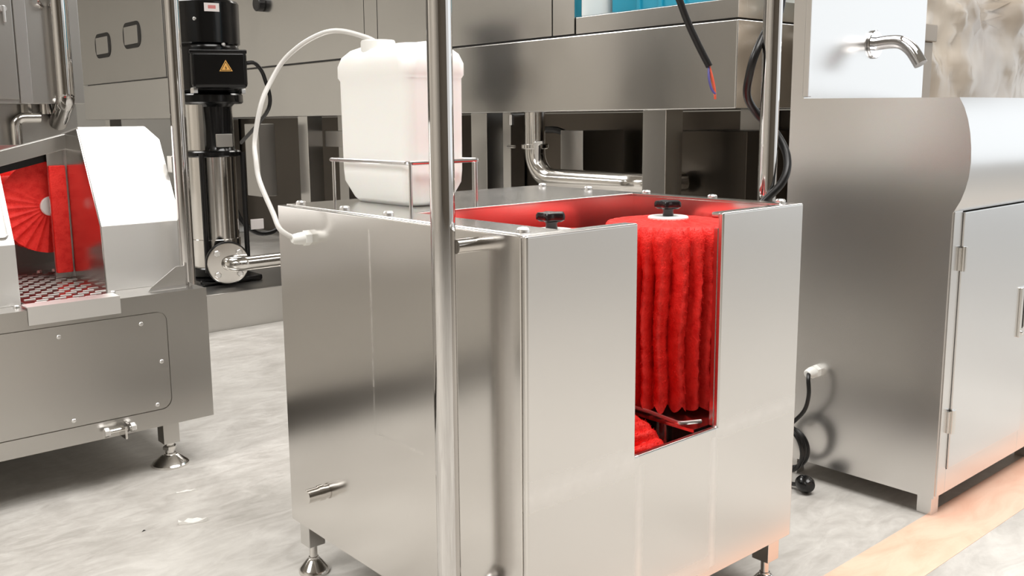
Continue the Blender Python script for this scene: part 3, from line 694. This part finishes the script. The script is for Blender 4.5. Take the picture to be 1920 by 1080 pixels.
RC = [(1.735, 1.19, 1.72), (1.79, 1.19, 1.45), (1.785, 1.155, 1.241), (1.758, 1.172, 1.177), (1.722, 1.172, 1.128), (1.717, 1.182, 1.085), (1.732, 1.196, 1.04), (1.765, 1.190, 1.0), (1.790, 1.16, .96), (1.785, 1.128, .91), (1.755, 1.118, .86), (1.712, 1.150, .80), (1.706, 1.20, .70), (1.706, 1.25, .3), (1.76, 1.3, .012), (1.84, 1.6, .012)]
tag(part('cable', MRUB, None, tube, smooth_path(RC, 8), .0085, 12), 'black cable wound round the right handrail of the boot washer', 'cable')
# ------------------------------------------------------------------ wrapped bundle at the right
MFILM = mat('crumpled_plastic_film', (214, 204, 190), .2, spec=.8, Transmission_Weight=.15); t = NT(MFILM)
vv = t.coord((1, 1, 1.6))
rn = t.new('ShaderNodeTexNoise'); rn.noise_type = 'RIDGED_MULTIFRACTAL'
for k_, v_ in (('Scale', 2.6), ('Detail', 3.0), ('Roughness', .45), ('Lacunarity', 2.3), ('Distortion', .6)): rn.inputs[k_].default_value = v_
t.link(vv, rn.inputs['Vector'])
b1 = t.bump(rn.outputs['Fac'], .5, .04)
r2 = t.new('ShaderNodeTexNoise'); r2.noise_type = 'RIDGED_MULTIFRACTAL'
for k_, v_ in (('Scale', 9.0), ('Detail', 2.0), ('Roughness', .4), ('Distortion', .3)): r2.inputs[k_].default_value = v_
t.link(t.coord((1, 1, 1.2)), r2.inputs['Vector'])
t.link(t.bump(r2.outputs['Fac'], .3, .015, b1), t.p.inputs['Normal'])
t.link(t.ramp(t.noise(t.coord(), 2.2, 3), [(.35, lin((176, 160, 142))), (.62, lin((218, 208, 194)))]), t.p.inputs['Base Color'])
def bundle(bm):
    bmesh.ops.create_icosphere(bm, subdivisions=6, radius=1)
    for v in bm.verts:
        c = v.co; e = .42
        p = Vector([math.copysign(abs(a)**e, a) for a in c])
        P = Vector((3.84+p.x*.60, 1.80+p.y*.22, .84+p.z*.84))
        n = c.normalized()
        k = P*3.2
        dsp = noise.noise(k)*.07+abs(noise.noise(P*Vector((5, 5, 9)) if False else Vector((P.x*4, P.y*4, P.z*9+P.x*4))))*.06+abs(noise.noise(Vector((P.x*14, P.y*14, P.z*16))))*.022
        v.co = P+n*dsp
        v.co.z = max(v.co.z, .003)
tag(part('wrapped_bundle', MFILM, None, bundle, ang=180), 'tall bulky bundle wrapped in crumpled plastic film behind the hand-wash cabinet', 'bundle')
pst = thing('frame_post', (3.18, 1.53, 0), 'brownish steel post with a square end cap beside the wrapped bundle', 'post')
MTAUPE = mat('taupe_painted_steel', (150, 138, 124), .35, .3)
part('post', MTAUPE, pst, box, 3.135, 3.225, 1.50, 1.56, 0, 1.235, .004)
part('cap_block', MTAUPE, pst, box, 3.13, 3.232, 1.49, 1.57, 1.235, 1.292, .005)
# ------------------------------------------------------------------ litter on the floor
MPAP = mat('white_scrap', (245, 243, 238), .4)
def scrap(bm, c, L, Wd, ang_, seed, lift):
    rnd = random.Random(seed); n = 7; ca, sa = math.cos(ang_), math.sin(ang_); top = []; bot = []
    for side in (1, -1):
        for k in range(n):
            u = (k/(n-1)-.5)*side; wv = Wd*(.5-.35*abs(u)*2)*rnd.uniform(.6, 1.2)*side
            x, y = u*L, wv; X_, Y_ = c[0]+x*ca-y*sa, c[1]+x*sa+y*ca; z = .0015+lift*rnd.random()
            top.append(bm.verts.new((X_, Y_, z+.001))); bot.append(bm.verts.new((X_, Y_, .0005)))
    m = len(top); bm.faces.new(top[::-1]); bm.faces.new(bot)
    for k in range(m): bm.faces.new((top[k], bot[k], bot[(k+1) % m], top[(k+1) % m]))
    bmesh.ops.triangulate(bm, faces=bm.faces[:]); bmesh.ops.recalc_face_normals(bm, faces=bm.faces[:])
tag(part('paper_scrap', MPAP, None, scrap, (.933, 2.403), .055, .010, -.2, 1, .002, ang=10), 'thin sliver of white scrap on the floor near the sole washer foot', 'scrap')
tag(part('plastic_scrap', MPAP, None, scrap, (.865, 2.20), .07, .028, -.35, 2, .008, ang=10), 'crumpled scrap of white plastic on the floor left of the boot washer', 'scrap')
def chip(bm, x, y, s_): hull(bm, [(x-s_, y-s_*.4, 0), (x+s_, y, 0), (x, y+s_*.7, 0), (x, y, s_*.5), (x+s_*.4, y+s_*.2, s_*.4)])
tag(part('dark_chip', MRUB, None, chip, .752, 2.233, .006), 'tiny dark chip lying on the concrete left of the plastic scrap', 'debris')
tag(part('dark_chip', MRUB, None, chip, 1.335, 3.33, .009), 'tiny dark chip on the concrete between sole washer and boot washer', 'debris')
